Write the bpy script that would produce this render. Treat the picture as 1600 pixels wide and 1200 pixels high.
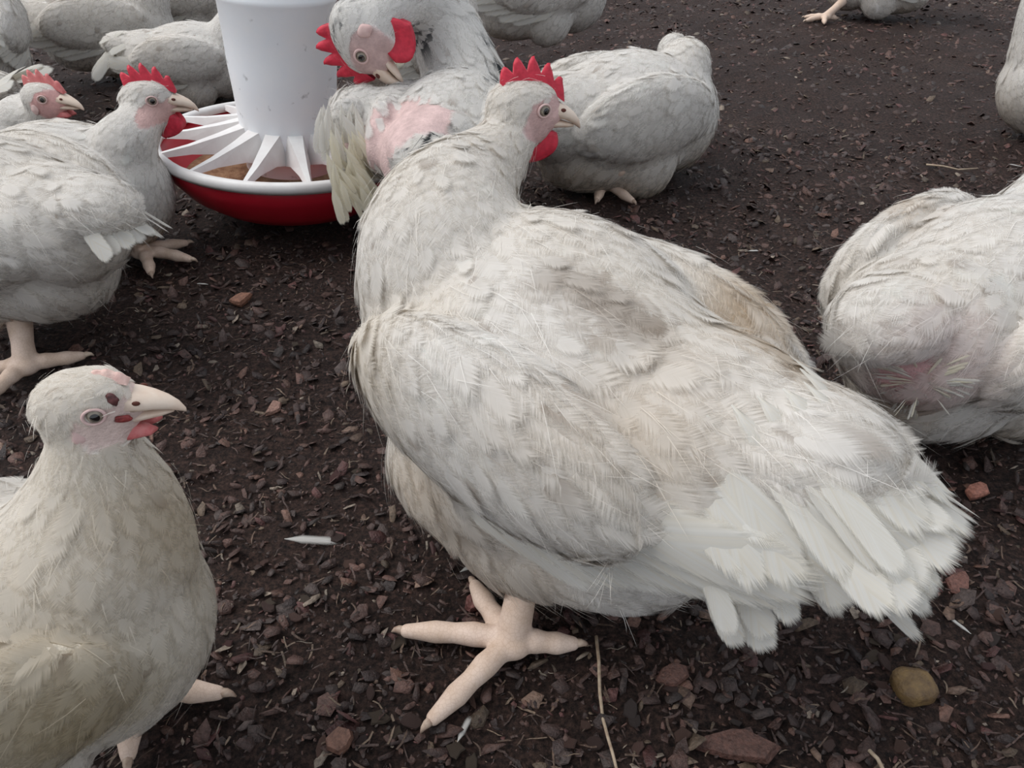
import bpy, bmesh, math, random
import numpy as np
from mathutils import Vector, Matrix, Euler
from mathutils.bvhtree import BVHTree

for o in list(bpy.data.objects):
    bpy.data.objects.remove(o)
SC = bpy.context.scene
COL = SC.collection
R = math.radians

# ------------------------------------------------------------------ camera
CAM_H, PITCH, F = 0.48, R(36), 1200.0
cd = bpy.data.cameras.new('camera'); cam = bpy.data.objects.new('camera', cd); COL.objects.link(cam)
cam.location = (0, 0, CAM_H); cam.rotation_euler = (R(90) - PITCH, 0, 0)
cd.sensor_width = 36; cd.lens = 36 * F / 1600; cd.clip_start = 0.01
SC.camera = cam
SC.cycles.transparent_max_bounces = 24

# ------------------------------------------------------------------ light: overcast daylight from the open left side of the shed
w = bpy.data.worlds.new('world'); SC.world = w; w.use_nodes = True
bg = w.node_tree.nodes['Background']; bg.inputs[0].default_value = (0.86, 0.92, 1.0, 1); bg.inputs[1].default_value = 0.62
sd = bpy.data.lights.new('daylight', 'SUN'); sun = bpy.data.objects.new('daylight', sd); COL.objects.link(sun)
sd.energy = 1.95; sd.angle = R(55); sd.color = (1.0, 0.975, 0.94)
sun.rotation_euler = Vector((0.72, -0.08, -1.0)).to_track_quat('-Z', 'Y').to_euler()
vs = SC.view_settings
vs.view_transform = 'Standard'; vs.look = 'None'; vs.gamma = 1; vs.exposure = 0.42; vs.use_curve_mapping = False

CP, SP = math.cos(PITCH), math.sin(PITCH)
def ray(px, py):
    x = (px - 800) / F; v = (600 - py) / F
    return Vector((x, CP + v * SP, -(SP - v * CP)))
def PT(px, py, t): return Vector((0, 0, CAM_H)) + ray(px, py) * t
def PZ(px, py, z=0.0):
    r = ray(px, py); return Vector((0, 0, CAM_H)) + r * ((z - CAM_H) / r.z)

# ------------------------------------------------------------------ materials
def new_mat(name):
    m = bpy.data.materials.new(name); m.use_nodes = True
    nt = m.node_tree; return m, nt, nt.nodes['Principled BSDF']
def noise(nt, scale, detail=4, rough=0.6, vec=None):
    n = nt.nodes.new('ShaderNodeTexNoise'); n.inputs['Scale'].default_value = scale
    n.inputs['Detail'].default_value = detail; n.inputs['Roughness'].default_value = rough
    if vec: nt.links.new(vec, n.inputs['Vector'])
    return n
def ramp(nt, fac, stops):
    r = nt.nodes.new('ShaderNodeValToRGB'); e = r.color_ramp.elements
    while len(e) < len(stops): e.new(0.5)
    for i, (p, c) in enumerate(stops): e[i].position = p; e[i].color = (*c, 1)
    nt.links.new(fac, r.inputs[0]); return r
def objco(nt):
    return nt.nodes.new('ShaderNodeTexCoord').outputs['Object']
def bump(nt, b, h, strength, dist=0.002):
    n = nt.nodes.new('ShaderNodeBump'); n.inputs['Strength'].default_value = strength; n.inputs['Distance'].default_value = dist
    nt.links.new(h, n.inputs['Height']); nt.links.new(n.outputs[0], b.inputs['Normal'])
def mul(nt, a, b, fac=1.0, mode='MULTIPLY'):
    n = nt.nodes.new('ShaderNodeMix'); n.data_type = 'RGBA'; n.blend_type = mode; n.inputs[0].default_value = fac
    nt.links.new(a, n.inputs[6]); nt.links.new(b, n.inputs[7]); return n.outputs[2]

def attr_mat(name, rough=0.85, spec=0.2, nscale=None, lo=0.8, bumpv=0.0, bscale=400):
    m, nt, b = new_mat(name)
    a = nt.nodes.new('ShaderNodeAttribute'); a.attribute_name = 'col'
    out = a.outputs['Color']
    oc = objco(nt)
    if nscale:
        n = noise(nt, nscale, 4, 0.6, oc)
        r = ramp(nt, n.outputs[0], [(0.3, (lo, lo, lo)), (0.7, (1.0, 1.0, 1.0))])
        out = mul(nt, out, r.outputs[0])
    nt.links.new(out, b.inputs['Base Color'])
    b.inputs['Roughness'].default_value = rough; b.inputs['Specular IOR Level'].default_value = spec
    if bumpv:
        bump(nt, b, noise(nt, bscale, 3, 0.6, oc).outputs[0], bumpv)
    return m
def plain_mat(name, c, rough=0.6, spec=0.3, nscale=None, c2=None, bumpv=0.0, bscale=300, bdist=0.002, lo=0.35, hi=0.65):
    m, nt, b = new_mat(name)
    b.inputs['Base Color'].default_value = (*c, 1)
    oc = objco(nt)
    if nscale:
        n = noise(nt, nscale, 5, 0.6, oc)
        r = ramp(nt, n.outputs[0], [(lo, c), (hi, c2)])
        nt.links.new(r.outputs[0], b.inputs['Base Color'])
    b.inputs['Roughness'].default_value = rough; b.inputs['Specular IOR Level'].default_value = spec
    if bumpv: bump(nt, b, noise(nt, bscale, 4, 0.6, oc).outputs[0], bumpv, bdist)
    return m

M = {}
def math_n(nt, op, a, b=None, clamp=False):
    n = nt.nodes.new('ShaderNodeMath'); n.operation = op; n.use_clamp = clamp
    for i, q in enumerate((a, b)):
        if q is None: continue
        if isinstance(q, (int, float)): n.inputs[i].default_value = q
        else: nt.links.new(q, n.inputs[i])
    return n.outputs[0]
def feather_mat(name, flat=None, soft=6.0):
    """vane with soft barbed edges: 'fuv' holds (along, across, random)"""
    m, nt, b = new_mat(name)
    fu = nt.nodes.new('ShaderNodeAttribute'); fu.attribute_name = 'fuv'
    sx = nt.nodes.new('ShaderNodeSeparateXYZ'); nt.links.new(fu.outputs['Vector'], sx.inputs[0])
    u, w_, rn = sx.outputs
    aw = math_n(nt, 'ABSOLUTE', w_)
    k = math_n(nt, 'SUBTRACT', u, math_n(nt, 'MULTIPLY', aw, 0.38))
    cv = nt.nodes.new('ShaderNodeCombineXYZ')
    nt.links.new(math_n(nt, 'MULTIPLY', k, 20.0 if flat is None else 34.0), cv.inputs[0]); nt.links.new(math_n(nt, 'MULTIPLY', rn, 53.0), cv.inputs[1])
    nt.links.new(math_n(nt, 'MULTIPLY', math_n(nt, 'SIGN', w_), 7.0), cv.inputs[2])
    nb = noise(nt, 1.0, 2, 0.6, cv.outputs[0]).outputs[0]
    t0 = 0.5 if flat is None else 0.72
    tip = math_n(nt, 'MAXIMUM', math_n(nt, 'MULTIPLY', math_n(nt, 'SUBTRACT', u, t0), 1 / (1 - t0)), 0.0)
    r_ = math_n(nt, 'SQRT', math_n(nt, 'ADD', math_n(nt, 'MULTIPLY', tip, tip), math_n(nt, 'MULTIPLY', aw, aw)))
    al = math_n(nt, 'ADD', math_n(nt, 'MULTIPLY', math_n(nt, 'SUBTRACT', 1.0, r_), 2.3 if flat is None else soft), math_n(nt, 'MULTIPLY', math_n(nt, 'SUBTRACT', nb, 0.5), 2.2), True)
    if flat is None:
        a = nt.nodes.new('ShaderNodeAttribute'); a.attribute_name = 'col'; base = a.outputs['Color']
    else:
        base = ramp(nt, noise(nt, 0.5, 3, 0.6, cv.outputs[0]).outputs[0], [(0.35, flat[0]), (0.68, flat[1])]).outputs[0]
    rr = ramp(nt, nb, [(0.25, (0.90, 0.89, 0.87)), (0.6, (1.0, 1.0, 1.0))])
    colr = mul(nt, base, rr.outputs[0])
    nt.links.new(colr, b.inputs['Base Color']); b.inputs['Roughness'].default_value = 0.8; b.inputs['Specular IOR Level'].default_value = 0.15
    tl = nt.nodes.new('ShaderNodeBsdfTranslucent'); nt.links.new(colr, tl.inputs[0])
    tp = nt.nodes.new('ShaderNodeBsdfTransparent')
    m1 = nt.nodes.new('ShaderNodeMixShader'); m1.inputs[0].default_value = 0.45
    nt.links.new(b.outputs[0], m1.inputs[1]); nt.links.new(tl.outputs[0], m1.inputs[2])
    m2 = nt.nodes.new('ShaderNodeMixShader'); nt.links.new(al, m2.inputs[0]); nt.links.new(tp.outputs[0], m2.inputs[1]); nt.links.new(m1.outputs[0], m2.inputs[2])
    nt.links.new(m2.outputs[0], nt.nodes['Material Output'].inputs[0])
    return m
M['plumage'] = feather_mat('plumage')
M['skin'] = attr_mat('skin', 0.7, 0.25, 220, 0.8, 0.5, 500)
M['chip'] = attr_mat('chip', 0.55, 0.38, 320, 0.4, 0.8, 500)
M['comb'] = plain_mat('comb', (0.62, 0.035, 0.065), 0.5, 0.35, 180, (0.42, 0.02, 0.04), 0.35, 700, 0.001)
M['comb_pale'] = plain_mat('comb_pale', (0.62, 0.38, 0.34), 0.55, 0.3, 150, (0.68, 0.48, 0.42), 0.4, 700, 0.001)
M['comb_pink'] = plain_mat('comb_pink', (0.50, 0.12, 0.12), 0.55, 0.3, 180, (0.56, 0.2, 0.19), 0.35, 700, 0.001)
M['beak'] = plain_mat('beak', (0.62, 0.47, 0.37), 0.45, 0.4, 90, (0.70, 0.58, 0.48))
M['nostril'] = plain_mat('nostril', (0.10, 0.03, 0.02), 0.6)
M['scab'] = plain_mat('scab', (0.035, 0.015, 0.015), 0.5, 0.4, 300, (0.16, 0.05, 0.05), 0.5, 600, 0.001)
M['sore'] = plain_mat('sore', (0.12, 0.010, 0.012), 0.4, 0.4, 400, (0.24, 0.03, 0.03), 0.6, 500, 0.001)
M['iris'] = plain_mat('iris', (0.16, 0.13, 0.10), 0.15, 0.6, 400, (0.30, 0.26, 0.2))
M['pupil'] = plain_mat('pupil', (0.008, 0.006, 0.006), 0.06, 0.8)
M['eyelid'] = plain_mat('eyelid', (0.62, 0.45, 0.42), 0.6, 0.3, 200, (0.56, 0.38, 0.36))
def leg_mat():
    m, nt, b = new_mat('leg'); oc = objco(nt)
    vo = nt.nodes.new('ShaderNodeTexVoronoi'); vo.feature = 'DISTANCE_TO_EDGE'; vo.inputs['Scale'].default_value = 340; nt.links.new(oc, vo.inputs['Vector'])
    ln = ramp(nt, vo.outputs['Distance'], [(0.0, (0.88, 0.85, 0.83)), (0.10, (1, 1, 1))])
    cl = ramp(nt, noise(nt, 60, 5, 0.6, oc).outputs[0], [(0.35, (0.60, 0.45, 0.35)), (0.65, (0.70, 0.55, 0.46))])
    nt.links.new(mul(nt, cl.outputs[0], ln.outputs[0]), b.inputs['Base Color']); b.inputs['Roughness'].default_value = 0.6; b.inputs['Specular IOR Level'].default_value = 0.3
    bump(nt, b, ln.outputs[0], 0.4, 0.0006); return m
M['leg'] = leg_mat()
M['claw'] = plain_mat('claw', (0.58, 0.46, 0.36), 0.45, 0.4, 100, (0.30, 0.2, 0.15))
M['quill'] = feather_mat('quill', ((0.80, 0.79, 0.76), (0.74, 0.70, 0.62)))
M['quill_tan'] = feather_mat('quill_tan', ((0.64, 0.54, 0.43), (0.46, 0.34, 0.23)))
M['quill_cream'] = feather_mat('quill_cream', ((0.76, 0.70, 0.54), (0.80, 0.77, 0.68)))

# ------------------------------------------------------------------ mesh helpers
def link(o, parent=None):
    COL.objects.link(o)
    if parent: o.parent = parent
    return o
def mesh_from(name, v, f, mat=None, smooth=True, cols=None):
    me = bpy.data.meshes.new(name)
    me.from_pydata([tuple(x) for x in v], [], [tuple(x) for x in f]); 
    if mat: me.materials.append(mat)
    if smooth: me.shade_smooth()
    if cols is not None: set_col(me, cols)
    me.update(); return me
def set_col(me, cols):
    a = me.attributes.new('col', 'FLOAT_COLOR', 'POINT')
    c = np.ones((len(me.vertices), 4), np.float32); c[:, :3] = cols
    a.data.foreach_set('color', c.ravel())
def fast_mesh(name, v, tris, mat, cols=None, normals=None, smooth=True, fuv=None):
    me = bpy.data.meshes.new(name)
    n, t = len(v), len(tris)
    me.vertices.add(n); me.vertices.foreach_set('co', np.asarray(v, np.float32).ravel())
    me.loops.add(t * 3); me.loops.foreach_set('vertex_index', np.asarray(tris, np.int32).ravel())
    me.polygons.add(t); me.polygons.foreach_set('loop_start', np.arange(0, t * 3, 3, dtype=np.int32))
    me.update(calc_edges=True)
    if smooth: me.shade_smooth()
    if mat: me.materials.append(mat)
    if cols is not None: set_col(me, cols)
    if fuv is not None:
        a = me.attributes.new('fuv', 'FLOAT_VECTOR', 'POINT'); a.data.foreach_set('vector', np.asarray(fuv, np.float32).ravel())
    if normals is not None: me.normals_split_custom_set_from_vertices(np.asarray(normals, np.float32).tolist())
    return me
def obj(name, me, parent=None): return link(bpy.data.objects.new(name, me), parent)
def tag(o, label, cat, group=None):
    o['label'] = label; o['category'] = cat
    if group: o['group'] = group
    return o

_bm = bmesh.new(); bmesh.ops.create_icosphere(_bm, subdivisions=3, radius=1)
_bm.verts.ensure_lookup_table()
ICO_V = np.array([v.co[:] for v in _bm.verts]); ICO_F = np.array([[v.index for v in f.verts] for f in _bm.faces]); _bm.free()

def blob_mesh(name, ells, voxel, smooth=8, mat=None):
    """ells: (center, radii, rotation 3x3 or None) -> one continuous voxel surface"""
    V, T = [], []; k = 0
    for c, r, rot in ells:
        v = ICO_V * np.array(r)
        if rot is not None: v = v @ np.array(rot).T
        V.append(v + np.array(c)); T.append(ICO_F + k); k += len(ICO_V)
    me = fast_mesh('tmp', np.vstack(V), np.vstack(T), None)
    o = bpy.data.objects.new('tmp', me); COL.objects.link(o)
    m = o.modifiers.new('r', 'REMESH'); m.mode = 'VOXEL'; m.voxel_size = voxel
    if smooth:
        m = o.modifiers.new('s', 'SMOOTH'); m.factor = 0.5; m.iterations = smooth
    dg = bpy.context.evaluated_depsgraph_get()
    out = bpy.data.meshes.new_from_object(o.evaluated_get(dg))
    bpy.data.objects.remove(o); bpy.data.meshes.remove(me)
    out.name = name
    out.materials.clear()
    if mat: out.materials.append(mat)
    out.shade_smooth()
    return out
def me_np(me):
    n = len(me.vertices); v = np.empty(n * 3, np.float32); me.vertices.foreach_get('co', v); v = v.reshape(-1, 3)
    nn = np.empty(n * 3, np.float32); me.vertices.foreach_get('normal', nn); nn = nn.reshape(-1, 3)
    me.calc_loop_triangles(); t = np.empty(len(me.loop_triangles) * 3, np.int32)
    me.loop_triangles.foreach_get('vertices', t); return v, nn, t.reshape(-1, 3)
def chain(pts, rad, n=8):
    """densely sampled spheres along a polyline with radii"""
    out = []
    for i in range(len(pts) - 1):
        a, b = np.array(pts[i], float), np.array(pts[i + 1], float)
        for k in range(n):
            f = k / n; r = rad[i] * (1 - f) + rad[i + 1] * f
            out.append((a * (1 - f) + b * f, (r, r, r), None))
    r = rad[-1]; out.append((np.array(pts[-1], float), (r, r, r), None))
    return out
def tube(pts, rad, seg=8):
    """lofted tube with closed ends; pts vectors"""
    pts = [Vector(p) for p in pts]; V, Fc = [], []
    up = Vector((0, 0, 1))
    for i, p in enumerate(pts):
        d = (pts[min(i + 1, len(pts) - 1)] - pts[max(i - 1, 0)]).normalized()
        a = d.cross(up)
        if a.length < 1e-3: a = d.cross(Vector((1, 0, 0)))
        a.normalize(); b = a.cross(d)
        for k in range(seg):
            t = 2 * math.pi * k / seg
            V.append(p + (a * math.cos(t) + b * math.sin(t)) * rad[i])
    for i in range(len(pts) - 1):
        for k in range(seg):
            k2 = (k + 1) % seg
            Fc.append((i * seg + k, i * seg + k2, (i + 1) * seg + k2, (i + 1) * seg + k))
    Fc.append(tuple(range(seg))[::-1]); Fc.append(tuple((len(pts) - 1) * seg + k for k in range(seg)))
    return V, Fc

# ------------------------------------------------------------------ litter floor
rng = np.random.default_rng(5)
def ground_h(x, y):
    return (0.004 * np.sin(x * 9 + 1.3) * np.sin(y * 7.3 + 0.4) + 0.0025 * np.sin(x * 23 + y * 17) + 0.002 * np.sin(x * 41 - y * 37 + 2)
            + 0.0013 * np.sin(x * 83 + y * 61 + 1) - 0.004)
m, nt, b = new_mat('litter_base')
oc = objco(nt)
n1 = noise(nt, 6, 6, 0.7, oc); n2 = noise(nt, 210, 8, 0.8, oc)
r1 = ramp(nt, n1.outputs[0], [(0.35, (0.058, 0.034, 0.029)), (0.65, (0.098, 0.060, 0.049))])
r2 = ramp(nt, n2.outputs[0], [(0.38, (0.12, 0.11, 0.11)), (0.50, (0.70, 0.66, 0.64)), (0.64, (1.9, 1.75, 1.65))])
nt.links.new(mul(nt, r1.outputs[0], r2.outputs[0]), b.inputs['Base Color'])
b.inputs['Roughness'].default_value = 0.75; b.inputs['Specular IOR Level'].default_value = 0.25
bump(nt, b, n2.outputs[0], 1.0, 0.016)
M['floor'] = m
nx, ny = 160, 150
gx = np.linspace(-3.2, 3.2, nx); gy = np.linspace(-0.6, 4.2, ny)
X, Y = np.meshgrid(gx, gy)
V = np.stack([X, Y, ground_h(X, Y)], -1).reshape(-1, 3)
ii = np.arange((ny - 1) * nx).reshape(ny - 1, nx)[:, :-1].ravel()
T = np.vstack([np.stack([ii, ii + 1, ii + nx + 1], 1), np.stack([ii, ii + nx + 1, ii + nx], 1)])
fl = obj('floor', fast_mesh('floor', V, T, M['floor'])); fl['kind'] = 'structure'

CHIP_COLS = np.array([(0.085, 0.048, 0.040), (0.055, 0.033, 0.029), (0.115, 0.062, 0.050), (0.15, 0.080, 0.060), (0.07, 0.05, 0.045),
                      (0.125, 0.088, 0.062), (0.10, 0.042, 0.038), (0.18, 0.115, 0.085), (0.045, 0.03, 0.028)])
CHIP_P = np.array([.2, .22, .14, .05, .14, .06, .08, .015, .095])
def chips_mesh(name, x, y, size, seed, zoff=0.001, pale=0.0, tilt=0.35):
    g = np.random.default_rng(seed); n = len(x); K = 5
    ang = (np.arange(K)[None, :] + g.uniform(-0.3, 0.3, (n, K))) * 2 * np.pi / K
    rad = g.uniform(0.6, 1.1, (n, K))
    asp = g.uniform(0.22, 0.9, (n, 1))
    lx = np.cos(ang) * rad * size[:, None]; ly = np.sin(ang) * rad * size[:, None] * asp
    th = size * g.uniform(0.08, 0.3, n)
    rot = g.uniform(0, 2 * np.pi, n); tx = g.normal(0, tilt, n); ty = g.normal(0, tilt, n)
    V = np.empty((n, 2 * K, 3))
    for s in (0, 1):
        sc = 0.88 if s else 1.0
        a = lx * sc; bb = ly * sc
        zz = np.repeat(((th if s else -th) / 2)[:, None], K, 1) + g.normal(0, 0.06, (n, K)) * size[:, None]
        z2 = zz + a * tx[:, None] + bb * ty[:, None]
        V[:, s * K:(s + 1) * K, 0] = x[:, None] + a * np.cos(rot)[:, None] - bb * np.sin(rot)[:, None]
        V[:, s * K:(s + 1) * K, 1] = y[:, None] + a * np.sin(rot)[:, None] + bb * np.cos(rot)[:, None]
        V[:, s * K:(s + 1) * K, 2] = ground_h(x, y)[:, None] + zoff + z2 + (th * 0.3)[:, None]
    tri = [(K, K + i, K + i + 1) for i in range(1, K - 1)]
    for i in range(K):
        j = (i + 1) % K; tri += [(i, j, K + j), (i, K + j, K + i)]
    tri = np.array(tri); T = (tri[None] + (np.arange(n) * 2 * K)[:, None, None]).reshape(-1, 3)
    c = CHIP_COLS[g.choice(len(CHIP_COLS), n, p=CHIP_P)] * g.uniform(0.7, 1.6, (n, 1)) * 0.95
    if pale:
        k = g.random(n) < pale; c[k] = np.array((0.30, 0.24, 0.19)) * g.uniform(0.6, 1.3, (k.sum(), 1))
    return fast_mesh(name, V.reshape(-1, 3), T, M['chip'], np.repeat(c, 2 * K, 0), smooth=False)
def ground_pts(n, y0, y1, power=1.0, seed=1, margin=0.45):
    g = np.random.default_rng(seed)
    y = y0 + (y1 - y0) * g.random(n) ** power
    half = margin + 0.75 * y
    keep = g.random(n) < half / (margin + 0.75 * y1) if power == 1.0 else np.ones(n, bool)
    y = y[keep]; half = half[keep]
    return g.uniform(-1, 1, len(y)) * half, y
x, y = ground_pts(56000, -0.05, 3.3, 1.0, 11)
g = np.random.default_rng(3)
o = obj('wood_chip_litter', chips_mesh('wood_chip_litter', x, y, (0.0022 + 0.0085 * g.random(len(x)) ** 2.6) * (1 + 0.25 * np.maximum(y - 1, 0)), 21, 0.0, 0.012))
o['kind'] = 'stuff'; tag(o, 'dark red-brown wood chip litter covering the whole shed floor', 'litter')
x, y = ground_pts(12000, 0.05, 1.2, 1.3, 12, 0.35)
o = obj('litter_crumbs', chips_mesh('litter_crumbs', x, y, 0.0008 + 0.0022 * g.random(len(x)) ** 2, 22, 0.003, 0.05, 0.5))
o['kind'] = 'stuff'; tag(o, 'fine crumbs and specks strewn between the wood chips near the hens', 'litter')

x, y = ground_pts(22000, 0.02, 1.5, 1.15, 14, 0.35)
o = obj('bark_flake_litter', chips_mesh('bark_flake_litter', x, y, 0.0018 + 0.0095 * g.random(len(x)) ** 3, 24, 0.002, 0.02, 0.45))
o['kind'] = 'stuff'; tag(o, 'loose top layer of small bark flakes around the nearest hens', 'litter')

x, y = ground_pts(6000, 0.05, 1.6, 1.2, 15, 0.35)
def fibre_mesh(x, y, seed):
    g = np.random.default_rng(seed); n = len(x); L = g.uniform(.005, .016, n); a = g.uniform(0, 6.3, n); wd = g.uniform(.0003, .0009, n); bend = g.normal(0, .25, n); V = np.empty((n, 7, 3))
    ca, sa = np.cos(a), np.sin(a); z0 = ground_h(x, y) + g.uniform(.002, .006, n)
    for i, u in enumerate((-.5, -.15, .2, .5)):
        ox, oy = L * u, L * bend * (u * u)
        cx, cy = x + ox * ca - oy * sa, y + ox * sa + oy * ca; z = z0 + L * g.normal(0, .06, n)
        if i < 3:
            V[:, 2 * i] = np.stack([cx - wd * sa, cy + wd * ca, z], 1); V[:, 2 * i + 1] = np.stack([cx + wd * sa, cy - wd * ca, z], 1)
        else: V[:, 6] = np.stack([cx, cy, z], 1)
    ts = np.array([(0, 1, 3), (0, 3, 2), (2, 3, 5), (2, 5, 4), (4, 5, 6)])
    c = np.array([(.16, .10, .07), (.24, .17, .12), (.10, .06, .05), (.34, .28, .22)])[g.choice(4, n, p=[.4, .15, .42, .03])] * g.uniform(.5, 1.0, (n, 1))
    return fast_mesh('litter_fibres', V.reshape(-1, 3), (ts[None] + (np.arange(n) * 7)[:, None, None]).reshape(-1, 3), M['chip'], np.repeat(c, 7, 0))
o = obj('litter_fibres', fibre_mesh(x, y, 31)); o['kind'] = 'stuff'; tag(o, 'thin brown wood fibres and splinters strewn over the litter', 'litter')

# ------------------------------------------------------------------ feathers
def strip_template(us, ws):
    V = [(u, q) for u in us for q in ws]; T = []; c = len(ws)
    for i in range(len(us) - 1):
        for k in range(c - 1):
            a = i * c + k; T += [(a, a + c, a + c + 1), (a, a + c + 1, a + 1)]
    return np.array(V, float), np.array(T)
FT_HI = strip_template((0, .25, .5, .75, 1.0), (-1, -.4, .4, 1)); FT_LO = strip_template((0, .35, .7, 1.0), (-1, 0, 1))

def sample_mesh(me, n, dens, g):
    v, nn, t = me_np(me)
    a, b_, c = v[t[:, 0]], v[t[:, 1]], v[t[:, 2]]
    area = np.linalg.norm(np.cross(b_ - a, c - a), axis=1)
    ctr = (a + b_ + c) / 3
    wgt = area * dens(ctr); cum = np.cumsum(wgt); cum /= cum[-1]
    # stratified sampling keeps the coat even
    k = np.searchsorted(cum, (np.arange(n) + g.random(n)) / n); k = np.minimum(k, len(t) - 1)
    r1 = np.sqrt(g.random(n)); r2 = g.random(n)
    wa, wb, wc = (1 - r1)[:, None], (r1 * (1 - r2))[:, None], (r1 * r2)[:, None]
    p = a[k] * wa + b_[k] * wb + c[k] * wc
    nr = nn[t[k, 0]] * wa + nn[t[k, 1]] * wb + nn[t[k, 2]] * wc
    return p, nr / np.linalg.norm(nr, axis=1, keepdims=True)
def unit(a): return a / (np.linalg.norm(a, axis=-1, keepdims=True) + 1e-9)
def snoise(p, f, seed):
    g = np.random.default_rng(seed); out = np.zeros(len(p))
    for k in range(7):
        d = g.normal(size=3); d /= np.linalg.norm(d)
        out += np.sin(p @ d * f * g.uniform(0.6, 1.7) + g.uniform(0, 6.3))
    return out / 3.0

def plumage_mesh(name, me, guides, n, g, mask, colour, tmpl, strands, sharp=0.85, fluff=1.0, wide=1.0, liftk=1.0):
    gp = np.array([q[0] for q in guides], float); gd = unit(np.array([q[1] for q in guides], float)); gs = np.array([q[2] for q in guides], float)
    def field(p):
        d2 = ((p[:, None, :] - gp[None]) ** 2).sum(-1)
        wt = 1 / (d2 + 0.00012) ** 2; wt /= wt.sum(1, keepdims=True)
        return wt @ gd, wt @ gs
    def dens(c):
        _, s = field(c); return mask(c) / (s ** 1.7)
    p, nr = sample_mesh(me, n, dens, g)
    d, L = field(p)
    d = d + np.array((0, 0, -0.35)) * np.clip(0.25 - nr[:, 2:3], 0, 1)
    d = unit(d - nr * (d * nr).sum(1, keepdims=True))
    b_ = np.cross(nr, d)
    th = g.normal(0, 0.16, n)[:, None]; d = d * np.cos(th) + b_ * np.sin(th); b_ = np.cross(nr, d)
    L = L * g.uniform(0.75, 1.35, n); W = L * g.uniform(0.22, 0.36, n) * wide
    v, _, tr = me_np(me)
    bv = BVHTree.FromPolygons(v.tolist(), tr.tolist())
    p1 = p + d * (L * .5)[:, None]; n1 = nr.copy(); p2 = p + d * L[:, None]; n2 = nr.copy()
    for i in range(n):
        a, nn_, _, _ = bv.find_nearest(p1[i])
        if a is None: continue
        dd = Vector(a) - Vector(p[i]); p1[i] = a; n1[i] = nn_
        if dd.length > 1e-6: dd.normalize()
        a2, n2_, _, _ = bv.find_nearest(Vector(a) + dd * (L[i] * .5)); p2[i] = a2; n2[i] = n2_
    V0, T0 = tmpl; m_ = len(V0)
    U = V0[:, 0]; Wq = V0[:, 1]
    hug = np.clip(g.normal(.88, .12, n), .3, 1)[:, None, None]
    cc = 2 * p1 - .5 * (p + p2)
    uu = U[None, :, None]
    curve = (1 - uu) ** 2 * p[:, None] + 2 * uu * (1 - uu) * cc[:, None] + uu ** 2 * p2[:, None]
    straight = p[:, None] + d[:, None] * (L[:, None] * U[None])[..., None]
    ctr = straight * (1 - hug) + curve * hug
    nu = np.where(uu < .5, nr[:, None] * (1 - 2 * uu) + n1[:, None] * 2 * uu, n1[:, None] * (2 - 2 * uu) + n2[:, None] * (2 * uu - 1)); nu = unit(nu)
    tang = unit(np.where(uu < .5, (p1 - p)[:, None] + 0 * uu, (p2 - p1)[:, None] + 0 * uu))
    bu = unit(np.cross(nu, tang))
    lift = (g.uniform(0.005, 0.05, n) * liftk + (g.random(n) < 0.025) * 0.12)[:, None]
    bend = g.normal(0, 0.07, n)[:, None]
    off = L[:, None] * (lift * U[None]) - W[:, None] * .06 * np.abs(Wq[None]) ** 2 + .0005
    P = ctr + bu * (W[:, None] * Wq[None] + L[:, None] * bend * U[None] ** 2)[..., None] + nu * off[..., None]
    T = (T0[None] + (np.arange(n) * m_)[:, None, None]).reshape(-1, 3)
    c0 = colour(p, g); tipc = colour(p2, g)
    C = c0[:, None, :] * (1 - uu) + tipc[:, None, :] * uu
    nrm = unit(nu * sharp + unit(nu + bu * (Wq[None] * 0.35)[..., None] - tang * lift[..., None]) * (1 - sharp))
    fv = np.empty((n, m_, 3)); fv[..., 0] = U; fv[..., 1] = Wq; fv[..., 2] = g.random(n)[:, None]
    Vs, Ts, Cs, Ns, Us = [P.reshape(-1, 3)], [T], [C.reshape(-1, 3)], [nrm.reshape(-1, 3)], [fv.reshape(-1, 3)]
    if strands:
        k = strands; sel = g.integers(0, n, k)
        ps = p[sel] + g.normal(0, 0.003, (k, 3)); ns = nr[sel]; ds = d[sel]; bs = b_[sel]; Ls = L[sel] * g.uniform(0.6, 1.1, k) * fluff
        a = g.normal(0, 0.28, k)[:, None]; ds2 = ds * np.cos(a) + bs * np.sin(a); bs2 = np.cross(ns, ds2)
        l0 = g.uniform(0.03, 0.16, k); cv = g.uniform(0.05, 0.25, k); bd = g.normal(0, 0.12, k)
        VV = np.empty((k, 7, 3)); wd = g.uniform(0.00012, 0.0003, k)
        for i, uq in enumerate((0.1, 0.45, 0.8, 1.05)):
            ct = ps + ds2 * (Ls * uq)[:, None] + ns * (Ls * (l0 * uq - cv * uq * uq))[:, None] + bs2 * (Ls * bd * uq * uq)[:, None]
            if i < 3:
                VV[:, 2 * i] = ct + bs2 * wd[:, None] * (1 - 0.25 * i); VV[:, 2 * i + 1] = ct - bs2 * wd[:, None] * (1 - 0.25 * i)
            else: VV[:, 6] = ct
        ts = np.array([(0, 1, 3), (0, 3, 2), (2, 3, 5), (2, 5, 4), (4, 5, 6)])
        base = len(Vs[0]); Ts.append((ts[None] + base + (np.arange(k) * 7)[:, None, None]).reshape(-1, 3))
        Vs.append(VV.reshape(-1, 3)); Cs.append(np.repeat(colour(ps, g), 7, 0)); Ns.append(np.repeat(ns, 7, 0)); Us.append(np.tile((.2, 0, .5), (k * 7, 1)))
    return fast_mesh(name, np.vstack(Vs), np.vstack(Ts), M['plumage'], np.vstack(Cs), np.vstack(Ns), fuv=np.vstack(Us))

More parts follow.
